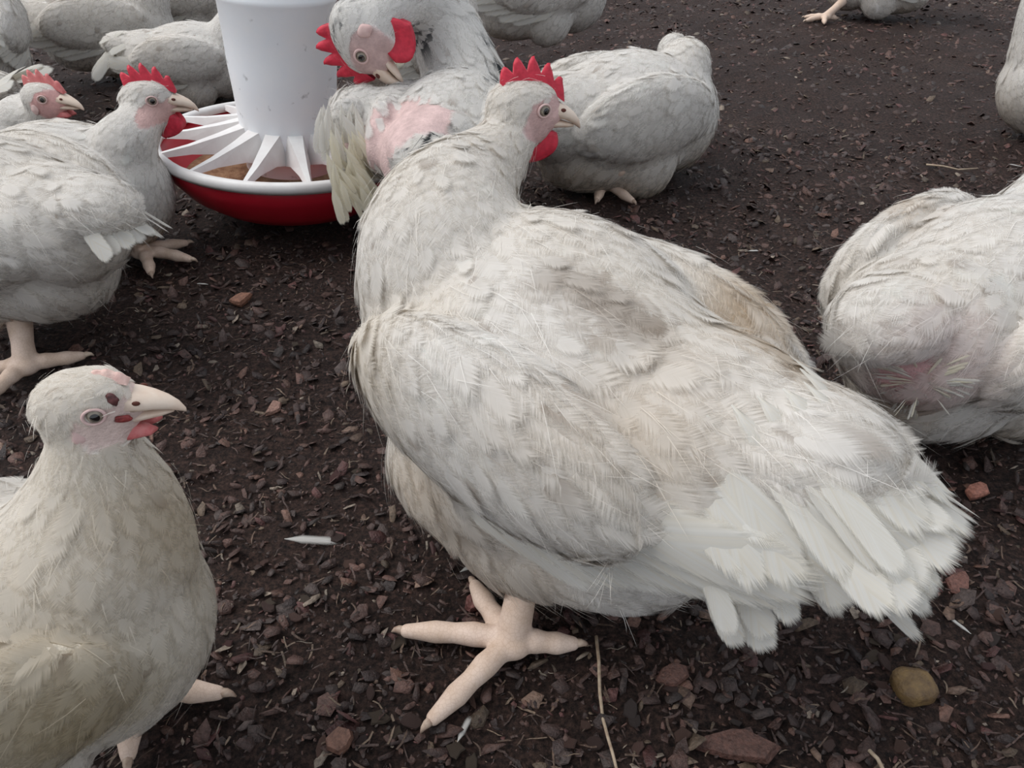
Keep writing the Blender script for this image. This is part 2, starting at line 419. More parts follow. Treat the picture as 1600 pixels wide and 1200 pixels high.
def big_feather(name, seed, mat):
    """unit-length flight feather along +X, vane half-width ~0.11, with a raised shaft"""
    us = np.linspace(0, 1.03, 12); V0, T0 = strip_template(us, (-1, -.5, -.02, .02, .5, 1))
    g = np.random.default_rng(seed); V = []; ph = g.uniform(0, 6, 3)
    for u, q in V0:
        wd = .115 * min(1, .15 + 3 * u) * (1.12 if q > 0 else .88)
        if abs(q) < .1: V.append((u * .97, q * .3 * (1 - .7 * u), -.10 * u * u + .006 * (1 - u) + .001))
        else: V.append((u + .04 * abs(q), q * wd, -.10 * u * u - .22 * wd * q * q + .006 * math.sin(u * 9 + ph[0]) * abs(q)))
    fv = np.array([(min(u, 1.0), q, g.random() * 0 + seed * .37 % 1) for u, q in V0])
    return fast_mesh(name, np.array(V), T0[:, ::1], mat, fuv=fv)
BIGF = {k: [big_feather('flight_feather_%s_%d' % (k, i), i * 7 + len(k), M[k]) for i in range(3)] for k in ('quill', 'quill_tan', 'quill_cream')}
def put_feather(name, root, pos, dirv, nrm, L, Wf, kind='quill', i=0):
    d = Vector(dirv).normalized(); n = Vector(nrm); n = (n - d * n.dot(d)).normalized(); b_ = n.cross(d)
    o = obj(name, BIGF[kind][i % 3], root)
    Mx = Matrix((d * L, b_ * L * Wf, n * L)).transposed().to_4x4(); Mx.translation = Vector(pos)
    o.matrix_local = Mx
    return o

# ------------------------------------------------------------------ head pieces, head frame: X beak, Y left, Z up, units for head scale 1
def loft_mesh(name, sec, mat, seg=12):
    """sec: (x, z, halfwidth, up, down)"""
    V, Fc = [], []
    for x_, z_, hw, up, dn in sec:
        for k in range(seg):
            t = 2 * math.pi * k / seg; c, s = math.cos(t), math.sin(t)
            V.append((x_, hw * c, z_ + (up if s > 0 else dn) * s))
    for i in range(len(sec) - 1):
        for k in range(seg):
            k2 = (k + 1) % seg
            Fc.append((i * seg + k, i * seg + k2, (i + 1) * seg + k2, (i + 1) * seg + k))
    Fc.append(tuple(range(seg))[::-1]); Fc.append(tuple((len(sec) - 1) * seg + k for k in range(seg)))
    return mesh_from(name, V, Fc, mat)
ME_BEAK_UP = loft_mesh('upper_beak', [(.020, .001, .0098, .0078, .005), (.026, .000, .0086, .0070, .0042), (.032, -.0015, .0068, .0058, .0036),
                                      (.038, -.0038, .0046, .0044, .0036), (.0425, -.0068, .0026, .0030, .0030), (.0448, -.0098, .0010, .0014, .0012)], M['beak'])
ME_BEAK_LO = loft_mesh('lower_beak', [(.019, -.0065, .0085, .002, .0045), (.027, -.0068, .0068, .0018, .0036), (.034, -.0078, .0044, .0014, .0026), (.039, -.0086, .0018, .0008, .0012)], M['beak'])
def ell_mesh(name, r, mat, seed=0, nz=0.0, sub=3):
    bm = bmesh.new(); bmesh.ops.create_icosphere(bm, subdivisions=sub, radius=1)
    g = random.Random(seed); ph = [g.uniform(0, 6) for _ in range(4)]
    for v in bm.verts:
        c = v.co; k = 1 + nz * (math.sin(c.x * 5 + ph[0]) + math.sin(c.y * 6 + ph[1]) + math.sin(c.z * 7 + ph[2]))
        v.co = Vector((c.x * r[0], c.y * r[1], c.z * r[2])) * k
    me = bpy.data.meshes.new(name); bm.to_mesh(me); bm.free(); me.materials.append(mat); me.shade_smooth(); return me
def wattle_mesh(name, mat, L=0.024, seed=0):
    V, Fc = [], []; seg, n = 10, 9
    for i in range(n):
        u = i / (n - 1); w_ = (0.006 + 0.010 * math.sin(math.pi * min(1, u * 0.85 + 0.12))) * math.sqrt(max(0.02, 1 - u ** 6)); th = 0.0032 * (1 - 0.3 * u)
        for k in range(seg):
            t = 2 * math.pi * k / seg
            V.append((w_ * math.cos(t) - 0.003 * u, th * math.sin(t) + 0.0015 * math.sin(u * 5 + k), -L * u))
    for i in range(n - 1):
        for k in range(seg):
            k2 = (k + 1) % seg; Fc.append((i * seg + k, (i + 1) * seg + k, (i + 1) * seg + k2, i * seg + k2))
    Fc.append(tuple(range(seg))); Fc.append(tuple((n - 1) * seg + k for k in range(seg))[::-1])
    return mesh_from(name, V, Fc, mat)
ME_WATTLE = wattle_mesh('wattle', M['comb']); ME_WATTLE_S = wattle_mesh('wattle_small', M['comb_pink'], 0.0085)
def comb_mesh(name, mat, heights, x0=-.018, x1=.028, seed=0, hmul=1.0, lean=0.0):
    """single comb: serrated upright blade following the crown"""
    nt_ = len(heights); per = 6; cols = nt_ * per + 1; V, Fc = [], []
    def base(t):
        x_ = x0 + (x1 - x0) * t
        z_ = 0.0195 * math.sqrt(max(0.05, 1 - ((x_ - 0.0) / 0.0315) ** 2)) - 0.001
        return x_, z_
    for i in range(cols):
        t = i / (cols - 1); x_, z_ = base(t)
        k = min(int(t * nt_), nt_ - 1); f = t * nt_ - k
        hgt = heights[k] * hmul; saw = (math.sin(math.pi * f)) ** 0.65
        h = 0.0070 * hmul * math.sin(math.pi * min(max(t, 0.02), 0.98)) ** 0.4 + hgt * saw * (0.35 + 0.65 * 1) * math.sin(math.pi * (0.12 + 0.76 * t)) ** 0.4
        back = -0.25 * h * 1.0 + (-0.12 * h if f > .5 else 0)
        ax, az = (x_ - 0.0) / 0.05, 1.0
        for q, (fr, th) in enumerate(((-0.2, 0.0036), (0.15, 0.0030), (0.5, 0.0022), (0.8, 0.0014))):
            for s in (1, -1):
                V.append((x_ + (ax * h + back) * fr, s * th + lean * h * fr, z_ + az * h * fr))
        V.append((x_ + (ax * h + back), lean * h, z_ + az * h))
    for i in range(cols - 1):
        a, b_ = i * 9, (i + 1) * 9
        for q in range(3):
            Fc += [(a + 2 * q, a + 2 * q + 2, b_ + 2 * q + 2, b_ + 2 * q), (a + 2 * q + 1, b_ + 2 * q + 1, b_ + 2 * q + 3, a + 2 * q + 3)]
        Fc += [(a + 6, a + 8, b_ + 8, b_ + 6), (a + 7, b_ + 7, b_ + 8, a + 8)]
    e = (cols - 1) * 9
    for a, fl in ((0, 0), (e, 1)):
        q = (a, a + 1, a + 3, a + 5, a + 7, a + 8, a + 6, a + 4, a + 2); Fc.append(q if not fl else q[::-1])
    return mesh_from(name, V, Fc, mat)
COMBS = {'red': comb_mesh('comb_red', M['comb'], [.007, .0095, .010, .009, .007], hmul=1.0),
         'pink': comb_mesh('comb_pink', M['comb_pink'], [.006, .008, .008, .006, .004]),
         'pale': comb_mesh('comb_pale', M['comb_pale'], [.0022, .003, .0025], x0=.008, x1=.024, hmul=0.45)}
def eye_mesh(name, r, ci, cp):
    V, Fc, mi = [], [], []; seg, rings = 20, 12
    V.append((0, 0, r))
    for i in range(1, rings):
        a = math.pi * i / rings
        for k in range(seg):
            t = 2 * math.pi * k / seg; V.append((r * math.sin(a) * math.cos(t), r * math.sin(a) * math.sin(t), r * math.cos(a)))
    V.append((0, 0, -r))
    def idx(i, k): return 1 + (i - 1) * seg + k % seg
    for k in range(seg): Fc.append((0, idx(1, k), idx(1, k + 1))); mi.append(1)
    for i in range(1, rings - 1):
        for k in range(seg): Fc.append((idx(i, k), idx(i + 1, k), idx(i + 1, k + 1), idx(i, k + 1))); mi.append(1 if i < 2 else 0)
    for k in range(seg): Fc.append((len(V) - 1, idx(rings - 1, k + 1), idx(rings - 1, k))); mi.append(0)
    me = mesh_from(name, V, Fc, ci); me.materials.append(cp); me.polygons.foreach_set('material_index', mi); return me
ME_EYE = eye_mesh('eye', 0.0046, M['iris'], M['pupil'])
def torus_mesh(name, R_, r_, mat, sx=1.0, sy=1.0):
    V, Fc = [], []; a, b_ = 22, 8
    for i in range(a):
        t = 2 * math.pi * i / a
        for k in range(b_):
            p = 2 * math.pi * k / b_; rr = R_ + r_ * math.cos(p); V.append((rr * math.cos(t) * sx, rr * math.sin(t) * sy, r_ * math.sin(p)))
    for i in range(a):
        for k in range(b_):
            Fc.append((i * b_ + k, ((i + 1) % a) * b_ + k, ((i + 1) % a) * b_ + (k + 1) % b_, i * b_ + (k + 1) % b_))
    return mesh_from(name, V, Fc, mat)
ME_LID = torus_mesh('eyelid', 0.0046, 0.0008, M['eyelid'], 1.08, 0.92)
ME_NOSTRIL = ell_mesh('nostril', (.0021, .0007, .0014), M['nostril'], sub=2)
ME_LOBE = ell_mesh('ear_lobe', (.0045, .002, .0055), M['eyelid'], 3, 0.05)

# ------------------------------------------------------------------ legs
def foot_dirs(heading, spread=(50, 0, -50, 172)):
    return [heading + s for s in spread]
def make_leg(root, hock, ankle, toes, s=1.0, voxel=0.0016, detail=True):
    """hock, ankle in root space; toes: list of (angle deg, length) in root space"""
    hk, an = np.array(hock, float), np.array(ankle, float)
    e = chain([hk, (hk + an) / 2, an], [0.0130 * s, 0.0110 * s, 0.0125 * s], 7)
    e.append((an, (0.0155 * s, 0.0155 * s, 0.0115 * s), None))
    tips = []
    for a, L in toes:
        d = np.array((math.cos(R(a)), math.sin(R(a)), 0.0)); z0 = an[2]
        p1 = an + d * L * 0.35; p1[2] = 0.0085 * s + 0.003; p2 = an + d * L * 0.7; p2[2] = 0.0072 * s + 0.001; p3 = an + d * L * 0.97; p3[2] = 0.0058 * s
        pts = [an, an + (p1 - an) * .6, p1, p1 + (p2 - p1) * .5, p2, p2 + (p3 - p2) * .55, p3]
        side = np.array((-d[1], d[0], 0)) * L * .03 * math.sin(a)
        pts = [q + side * math.sin(math.pi * i / 6) for i, q in enumerate(pts)]
        e += chain(pts, [0.0105 * s, 0.0082 * s, 0.0090 * s, 0.0074 * s, 0.0082 * s, 0.0064 * s, 0.0052 * s], 4)
        tips.append((p3, d))
    lg = obj('leg', blob_mesh('leg', e, voxel * s, 4, M['leg']), root)
    if detail:
        for p, d in tips:
            q = Vector(p); dv = Vector(d)
            V, Fc = tube([q, q + dv * .006 * s + Vector((0, 0, .0005)), q + dv * .009 * s + Vector((0, 0, -.0006)), q + dv * .0115 * s + Vector((0, 0, -.0035 * s))],
                         [.0036 * s, .0030 * s, .0020 * s, .0007 * s], 7)
            obj('claw', mesh_from('claw', V, Fc, M['claw']), lg)
    return lg

# ------------------------------------------------------------------ the hen
WHITE = np.array((0.84, 0.815, 0.785)); CREAM = np.array((0.78, 0.71, 0.61)); TAN = np.array((0.50, 0.36, 0.21)); BROWN = np.array((0.20, 0.125, 0.07)); GREYW = np.array((0.74, 0.745, 0.74))
PINK = np.array((0.66, 0.38, 0.36))
HENS = {}
def hen(label, loc, yaw, s=1.0, lift=0.0, pitch=0.0, head=None, head_yaw=0.0, head_pitch=0.0, head_roll=0.0, hs=1.0, comb='red', wattle=True,
        n=3300, strands=1500, voxel=0.005, seed=0, dirt=(), flecks=0.02, grey=0.0, face=PINK, bare=(), legs=None, neck_mid=None, tail_n=8, tail_up=0.35, tail_len=0.10,
        wing_n=6, wing_kind='quill', tail_kind='quill', extra=(), hi=False, dirty=0.3, fat=1.0, neck_r=1.0, eyes=True, face_r=1.0, belly_dirt_shade=0.5, blackflecks=0.0, wing_side=(1, -1), lowwing=0.0, rump_n=0, rump_len=.09, marks=(), extra_w=(), hang=(), laid=(), skin=(.62, .45, .43)):
    """root at ground below the body; local +X is the hen's heading"""
    g = np.random.default_rng(seed + 100)
    root = bpy.data.objects.new('hen', None); COL.objects.link(root); root.empty_display_size = 0.05
    root.location = (loc[0], loc[1], 0); root.rotation_euler = (0, 0, R(yaw))
    tag(root, label, 'hen', 'white broiler hens on the litter')
    Minv = Matrix.Rotation(-R(yaw), 4, 'Z') @ Matrix.Translation((-loc[0], -loc[1], 0))
    def B(x_, y_, z_):   # body frame -> root space, with body pitch about the hips
        cp, sp = math.cos(R(pitch)), math.sin(R(pitch)); zz = z_ - .18
        return np.array(((x_ * cp - zz * sp) * s, y_ * s * fat, (.18 + lift + x_ * sp + zz * cp) * s))
    rot = np.array(Matrix.Rotation(-R(pitch), 3, 'Y'))
    ells = []
    def E(c, r): ells.append((B(*c), (r[0] * s, r[1] * s * fat, r[2] * s), rot))
    E((0, 0, .185), (.150, .098, .093)); E((.085, 0, .168), (.085, .086, .092)); E((-.115, 0, .195), (.080, .075, .066))
    E((-.055, 0, .140), (.10, .080, .070)); E((-.175, 0, .225), (.055, .045, .032))
    for q in (1, -1):
        E((.005, q * .058, .125), (.058, .036, .062)); E((-.015, q * .082, .198), (.125, .030, .064))
    # neck and head
    N0 = Vector(B(.105, 0, .225))
    Hc = Minv @ head if head is not None else Vector(B(.15, 0, .34))
    hm = Matrix.Rotation(R(head_yaw - yaw), 3, 'Z') @ Matrix.Rotation(-R(head_pitch), 3, 'Y') @ Matrix.Rotation(R(head_roll), 3, 'X')
    hx = hm @ Vector((1, 0, 0)); hz = hm @ Vector((0, 0, 1))
    Ln = (Hc - N0).length
    P1 = N0 + Vector(rot @ np.array((.45, 0, .9))) * Ln * .4 if neck_mid is None else Minv @ neck_mid
    P2 = Hc - hz * Ln * .38 - hx * Ln * .12
    nk = []; K = 18
    for i in range(K + 1):
        t = i / K; p = N0 * (1 - t) ** 3 + P1 * 3 * t * (1 - t) ** 2 + P2 * 3 * t * t * (1 - t) + Hc * t ** 3
        r0 = .066 * s * neck_r; r1 = .0150 * hs
        r_ = r1 + (r0 - r1) * (1 - t) ** 1.25
        nk.append((np.array(p), r_)); ells.append((np.array(p), (r_, r_, r_), None))
    hmn = np.array(hm)
    def HE(c, r): ells.append((np.array(Hc) + hmn @ (np.array(c) * hs), tuple(q * hs for q in r), hmn))
    HE((-.002, 0, .001), (.025, .0175, .0195)); HE((.013, 0, -.001), (.016, .0125, .0130)); HE((.002, 0, -.010), (.020, .0150, .0150)); HE((.004, 0, .008), (.020, .0150, .012))
    for c, r in extra: E(c, r)
    for c, r in extra_w: ells.append((np.array(Minv @ c), r, np.array(Matrix.Rotation(-R(yaw), 3, 'Z'))))
    me = blob_mesh('body', ells, voxel, 7 if voxel < .004 else 8, M['skin'])
    body = obj('body', me, root)
    # feather direction guides: position, direction, feather length
    G = []
    back = rot @ np.array((-1, 0, -.12))
    for x_ in (-.2, -.14, -.08, -.02, .04, .10):
        G.append((B(x_, 0, .27 + (0.0 if x_ > -.15 else -.02)), rot @ np.array((-1, 0, 0.0)), .034 * s))
        for q in (1, -1):
            G.append((B(x_, q * .10, .20), rot @ np.array((-1, -.15 * q, -.32)), .036 * s)); G.append((B(x_, q * .085, .13), rot @ np.array((-.8, 0, -.55)), .034 * s))
        G.append((B(x_, 0, .075), rot @ np.array((-1, 0, -.25)), .032 * s))
    for q in (1, -1):
        G.append((B(.02, q * .075, .09), np.array((-.45, 0, -1)), .036 * s)); G.append((B(.13, q * .06, .16), np.array((-.5, q * .6, -.75)), .028 * s)); G.append((B(-.12, q * .06, .14), np.array((-.7, 0, -.8)), .036 * s))
    G.append((B(.17, 0, .16), np.array((-.2, 0, -1)), .027 * s)); G.append((B(.15, 0, .11), np.array((-.8, 0, -.6)), .030 * s)); G.append((B(-.23, 0, .235), rot @ np.array((-1, 0, .1)), .045 * s))
    for i in range(1, K, 2):
        d = nk[i - 1][0] - nk[i + 1][0]; t = i / K; r_ = nk[i][1]
        for a in range(6):
            v = Vector(d).normalized(); q = v.cross(Vector((0.3, 1, .2))).normalized(); q = Matrix.Rotation(a * math.pi / 3, 3, v) @ q
            G.append((nk[i][0] + np.array(q) * r_, unit(d) + np.array(q) * .12, (.030 * (1 - t) + .011 * t) * (s * (1 - t) + hs * t)))
    for c, d in (((-.02, 0, .02), (-1, 0, -.15)), ((.01, 0, .02), (-1, 0, .1)), ((-.02, .016, -.005), (-.6, 0, -1)), ((-.02, -.016, -.005), (-.6, 0, -1)), ((.0, 0, -.025), (-.3, 0, -1)), ((-.026, 0, 0), (-.3, 0, -1))):
        G.append((np.array(Hc) + hmn @ (np.array(c) * hs), hmn @ np.array(d), .0085 * hs))
    Hcn = np.array(Hc)
    bvh = BVHTree.FromPolygons(*[a.tolist() for a in (me_np(me)[0], me_np(me)[2])])
    r3 = Matrix.Rotation(-R(yaw), 3, 'Z')
    def hit(c):      # spot on the body in view at that place of the photograph
        h_, n_, _, _ = bvh.ray_cast(Minv @ Vector((0, 0, CAM_H)), (r3 @ ray(*c)).normalized())
        return h_, n_
    dirt = [q if not (isinstance(q[0], tuple) and len(q[0]) == 2) else ((lambda h_: ((np.array(h_) if h_ is not None else None),) + q[1:])(hit(q[0])[0])) for q in dirt]; dirt = [q for q in dirt if q[0] is not None]
    bare = [q if not (isinstance(q[0], tuple) and len(q[0]) == 2) else ((lambda h_: ((np.array(h_) if h_ is not None else None),) + q[1:])(hit(q[0])[0])) for q in bare]; bare = [q for q in bare if q[0] is not None]
    def place(c, r): return (c, r) if isinstance(c, np.ndarray) else (np.array(Minv @ c), r) if isinstance(c, Vector) else (B(*c), r * s)
    bare_l = [place(c, r) + (st,) for c, r, st in bare]
    def face_amt(p):
        q = (p - Hcn) @ hmn / hs
        e = ((q[:, 0] - .013) / (.021 * face_r)) ** 2 + ((q[:, 2] + .003) / (.0165 * face_r)) ** 2
        inside = (np.linalg.norm(q, axis=1) < .05)
        return np.clip((1.15 - e) * 4, 0, 1) * inside
    def bare_amt(p):
        out = np.zeros(len(p))
        for c, r, st in bare_l:
            d = np.linalg.norm(p - c, axis=1) / r + 0.25 * snoise(p, 90, seed + 5)
            out = np.maximum(out, np.clip((1.1 - d) * 3, 0, 1) * st)
        return out
    def mask(p): return np.clip(1 - face_amt(p), 0.0, 1) * np.clip(1 - bare_amt(p), 0.006, 1) * np.where((p[:, 2] < .004), 0.01, 1.0)
    dirt_l = [place(c, r) + (np.array(col), st) for c, r, col, st in dirt]
    zlo, zhi = 0.0, B(0, 0, .27)[2]
    def colour(p, g_):
        k = len(p)
        nz = snoise(p, 45, seed) ; nz2 = snoise(p, 14, seed + 9)
        c = WHITE * (1 - grey) + GREYW * grey
        c = np.repeat(c[None], k, 0) * (1 + g_.normal(0, .025, (k, 1)))
        a = np.clip(dirty * (0.35 + 0.5 * nz2 + 0.25 * nz), 0, .9)[:, None]; c = c * (1 - a) + CREAM * a
        low = np.clip((zhi * .50 - p[:, 2]) / (zhi * .45), 0, 1) * belly_dirt_shade * np.clip(.6 + .5 * nz, 0, 1.2)  # tan towards the belly: dirt, with some shade put into the colour
        c = c * (1 - low[:, None] * .8) + TAN * low[:, None] * .8
        for ctr, r, col, st in dirt_l:
            d = np.linalg.norm(p - ctr, axis=1) / r
            q = (np.clip(1.15 - d, 0, 1) ** 0.8 * st * np.clip(.75 + .45 * nz, 0, 1.3))[:, None]; q = np.clip(q, 0, .95)
            c = c * (1 - q) + col * q
        fk = g_.random(k) < flecks * 0.5
        c[fk] = c[fk] * .45 + BROWN * .55
        if blackflecks:
            zz = (nz > 0.55) & (g_.random(k) < blackflecks) & (p[:, 2] > zhi * .72); c[zz] = np.array((.05, .055, .06))
        return np.clip(c, 0, .86)
    v, nn, _ = me_np(me)
    bc = colour(v, g) * .97
    fa = face_amt(v)[:, None]; ba = bare_amt(v)[:, None]
    hv = snoise(v, 260, seed + 3)[:, None]
    bc = bc * (1 - fa) + np.array(face) * (1 + .10 * hv) * fa
    bc = bc * (1 - ba) + np.array(skin) * (1.0 + .10 * hv) * ba
    set_col(me, bc)
    pm = plumage_mesh('plumage', me, G, n, g, mask, colour, FT_HI if hi else FT_LO, strands, wide=1.0 if hi else .85, liftk=.7 if hi else .3)
    pl = obj('plumage', pm, root); pl['kind'] = 'stuff'
    # head furniture
    def HM(c, rx=None):
        mx = hm.to_4x4(); 
        if rx is not None: mx = mx @ rx
        mx = mx @ Matrix.Scale(hs, 4); mx.translation = Hc + hm @ (Vector(c) * hs); return mx
    if eyes:
        bk = obj('beak', ME_BEAK_UP, root); bk.matrix_local = HM((0, 0, 0)); lo = obj('lower_beak', ME_BEAK_LO, root); lo.matrix_local = HM((0, 0, 0))
        for q in (1, -1):
            rx = Matrix.Rotation(R(-90 * q), 4, 'X') @ Matrix.Rotation(R(12 * q), 4, 'Y')
            rx = Matrix.Rotation(R(q * -14), 4, 'Z') @ Matrix.Rotation(R(-90 * q), 4, 'X')
            e = obj('eye', ME_EYE, root); e.matrix_local = HM((.0085, q * .0128, .0040), rx)
            l = obj('eyelid', ME_LID, root); l.matrix_local = HM((.0087, q * .0157, .0040), rx)
            no = obj('nostril', ME_NOSTRIL, bk); no.matrix_local = Matrix.Translation((.0262, q * .0078, .003))
            ea = obj('ear_lobe', ME_LOBE, root); ea.matrix_local = HM((-.004, q * .0158, -.0075))
        if comb:
            c = obj('comb', COMBS[comb], root); c.matrix_local = HM((0, 0, .0))
        if wattle:
            for q in (1, -1):
                wo = obj('wattle', ME_WATTLE if wattle == True else ME_WATTLE_S, root); wo.matrix_local = HM((.0155, q * .0055, -.0115), Matrix.Rotation(R(-8 * q), 4, 'X') @ Matrix.Rotation(R(8), 4, 'Y'))
        for nm, c, me_ in marks:
            mk = obj(nm, me_, root); mk.matrix_local = HM(c)
    for i, (a, b2, L, Wf, kd) in enumerate(laid):
        p, nv = hit(a); q, _ = hit(b2)
        if p is None: continue
        if q is None or (q - p).length > 2.5 * L:
            o_ = Minv @ Vector((0, 0, CAM_H)); q = o_ + (r3 @ ray(*b2)) * ((p - o_).length / ray(*a).length)
        put_feather('long_feather', root, p + nv * .002, (q - p) + nv * .12 * (q - p).length, nv, L, Wf, kd, i)
    for i, (p, d, nv, L, Wf, kd) in enumerate(hang):
        put_feather('wing_feather', root, Minv @ p, r3 @ Vector(d), r3 @ Vector(nv), L, Wf, kd, i)
    # tail feathers
    for i in range(tail_n):
        f = (i / max(1, tail_n - 1) - .5) * 2
        d = rot @ np.array((-1, f * .42, tail_up - .20 * abs(f) + g.normal(0, .04)))
        put_feather('tail_feather', root, B(-.190, f * .030, .232 - .010 * abs(f)), d, rot @ np.array((.2, f * .75, 1)), tail_len * s * g.uniform(.85, 1.1), g.uniform(1.2, 1.6), tail_kind, i)
    # folded wings: flight feathers along the lower rear edge of each wing
    for q in wing_side:
        for i in range(wing_n):
            f = i / max(1, wing_n - 1)
            p = B(.015 - .10 * f, q * (.098 - .004 * f), .180 - .030 * (1 - f) + .018 * f - lowwing)
            d = rot @ np.array((-1, -q * (.10 + .12 * f), -.02 - .16 * (1 - f) + g.normal(0, .02)))
            put_feather('wing_feather', root, p, d, rot @ np.array((0, q, .30)), (.125 + .02 * f) * s * g.uniform(.92, 1.06), g.uniform(.95, 1.2), wing_kind, i)
    # long rump and cushion feathers lying over the tail base
    for i in range(rump_n):
        f = (i / max(1, rump_n - 1) - .5) * 2; row = i % 3
        a = f * 1.0
        f *= .85
        d = rot @ np.array((-1, f * (.35 + .1 * row), -.05 - .55 * abs(f) ** 1.5 - .12 * row + g.normal(0, .05)))
        p = B(-.125 - .022 * row + .045 * abs(f), math.sin(a) * (.070 - .008 * row), .205 + .046 * math.cos(a) + .006 * row)
        put_feather('rump_feather', root, p, d, rot @ np.array((-.25, math.sin(a), math.cos(a))), rump_len * s * g.uniform(.8, 1.15), g.uniform(.9, 1.4), tail_kind, i)
    # legs
    if legs is None: legs = []
    for L in legs:
        make_leg(root, *L)
    HENS[label] = root
    return root, B, Minv

def loc_pt(root_loc, yaw, p):
    return Matrix.Rotation(-R(yaw), 4, 'Z') @ Matrix.Translation((-root_loc[0], -root_loc[1], 0)) @ Vector(p)

def wleg(loc, yaw, hock, ankle, heading, toes=((50, .06), (0, .07), (-50, .06), (175, .04)), sc=1.0, vox=.0022):
    return (tuple(loc_pt(loc, yaw, hock)), tuple(loc_pt(loc, yaw, ankle)), [(heading + a - yaw, L) for a, L in toes], sc, vox)
# ---- A: the big hen in the middle
L_, W_ = (.030, .425), 136
ft = PZ(800, 1000, .012)
g = random.Random(3); fr = []
for i in range(26):
    x0 = 1050 + 11 * i + g.uniform(-6, 6); y0 = 850 - .10 * (x0 - 1050) + g.uniform(-55, 35)
    fr.append(((x0, y0), (x0 + 18 + .10 * (x0 - 1050), y0 + 62), g.uniform(.040, .062), g.uniform(1.0, 1.6), 'quill'))
for i in range(0):
    x0 = 780 + 24 * i + g.uniform(-8, 8); y0 = 905 + g.uniform(-25, 12); fr.append(((x0, y0), (x0 + 22, y0 + 40), g.uniform(.024, .040), g.uniform(.5, .9), 'quill'))
for i in range(22):
    f = g.random(); x0 = 1230 + 130 * f; y0 = 700 + 140 * f + g.uniform(-50, 60); fr.append(((x0, y0), (x0 + 46, y0 + 58), g.uniform(.045, .075), g.uniform(.6, 1.1), 'quill'))
hen('large white hen standing in the centre with its back to us, head turned right', L_, W_, .96, head=PT(818, 172, .62), head_yaw=20, head_pitch=-8, hs=1.18, fat=1.06, neck_r=1.08,
    n=10500, strands=5000, voxel=.0038, hi=True, seed=1, dirty=.40, flecks=.03, tail_n=12, tail_up=-.10, tail_len=.075, wing_n=9, rump_n=30, rump_len=.090,
    extra=[((-.005, .03, .074), (.080, .058, .050)), ((.02, -.025, .222), (.105, .072, .064)), ((-.02, 0, .088), (.12, .084, .056)), ((.05, .01, .088), (.095, .080, .062))], face=(.60, .40, .38),
    legs=[wleg(L_, W_, (.015, .372, .085), ft, 0, ((171, .080), (227, .078), (118, .062), (2, .045)), 1.0, .0016),
          wleg(L_, W_, (.115, .44, .085), (.105, .425, .012), 150)],
    dirt=[((1150, 430), .030, TAN, .8), ((1190, 490), .032, TAN, .9), ((1225, 560), .030, TAN, .9), ((690, 790), .05, TAN, .5), ((640, 720), .04, TAN, .4), ((880, 450), .022, BROWN, .55), ((950, 490), .022, BROWN, .5), ((1010, 530), .02, BROWN, .4),
          ((1060, 640), .05, TAN, .30), ((870, 640), .05, TAN, .15), ((850, 900), .05, TAN, .4), ((700, 480), .03, CREAM, .6), ((580, 600), .05, CREAM, .7)],
    laid=fr,
    bare=[((712, 300), .007, .8)])

# ---- B: hen in the lower left corner
L_, W_ = (-.275, .225), 30
hen('white hen in the lower left corner with a dark scab in front of its eye', L_, W_, .72, lift=.028, head=PT(138, 635, .345), head_yaw=8, head_pitch=4, hs=.90, comb='pale', wattle='small', neck_r=1.0,
    n=7000, strands=1500, voxel=.0034, hi=True, seed=2, dirty=.55, wing_n=0, belly_dirt_shade=1.0, face=(.70, .54, .49), face_r=.92,  # lower body coloured darker for dirt and for the shade it stands in
    marks=[('scab', (.0178, -.0108, .0092), ell_mesh('scab', (.0030, .0012, .0036), M['scab'], 4, .08)), ('sore', (.0195, -.0122, -.0020), ell_mesh('sore', (.0042, .0010, .0020), M['sore'], 6, .10))],
    dirt=[((150, 1090), .045, np.array((.34, .25, .10)), .9), ((250, 860), .04, TAN, .6), ((330, 850), .04, TAN, .6), ((200, 930), .07, np.array((.60, .52, .38)), .6), ((300, 960), .05, np.array((.60, .52, .38)), .6), ((60, 1000), .05, CREAM, .8), ((100, 1150), .05, np.array((.36, .27, .13)), .6)],
    legs=[wleg(L_, W_, PT(175, 1045, .47), PZ(200, 1070, .012), 0, ((-2, .062), (50, .05), (-70, .05), (170, .04)))])

# ---- C: preening, left wing let down beside the feeder
hg = []
g = random.Random(8)
for i in range(64):
    f = g.random(); px = 498 + 55 * g.random() + 18 * f; py = 150 + 145 * f
    hg.append((PT(px, py, .895 + .03 * g.random()), (g.uniform(-.5, .35) + .5 * f, g.uniform(-.3, .1), -1), (-.25, -1, .15), g.uniform(.032, .058), g.uniform(.6, 1.3), 'quill_cream' if f > .35 else 'quill'))
hen('white hen preening beside the feeder with its bare pink side showing', (-.075, .985), 80, .85, head=PT(566, 58, .93), head_yaw=180, head_pitch=-118, hs=1.7, neck_mid=PT(660, -60, 1.05),
    n=5500, strands=2500, seed=3, blackflecks=.22, bare=[(PT(625, 205, .88), .085, 1.0), (PT(550, 200, .92), .028, 1.0)], grey=.3, wing_n=0, tail_n=0, face=(.56, .40, .38),
    extra_w=[(PT(545, 210, .95), (.026, .02, .045)), (PT(570, 170, .96), (.045, .025, .028)), (PT(548, 260, .95), (.020, .018, .035))], hang=hg)
hen('white hen sitting behind the central hen with its head turned away', (.18, 1.245), 30, 1.0, lift=-.075, head=PT(1050, 78, 1.36), head_yaw=60, hs=1.35, comb=None, n=7000, strands=2000, seed=4, neck_r=.72, wing_n=0, belly_dirt_shade=.9,
    legs=[wleg((.18, 1.245), 30, (.165, 1.16, .05), PZ(948, 287, .01), -60)])
vent = []
g = random.Random(5)
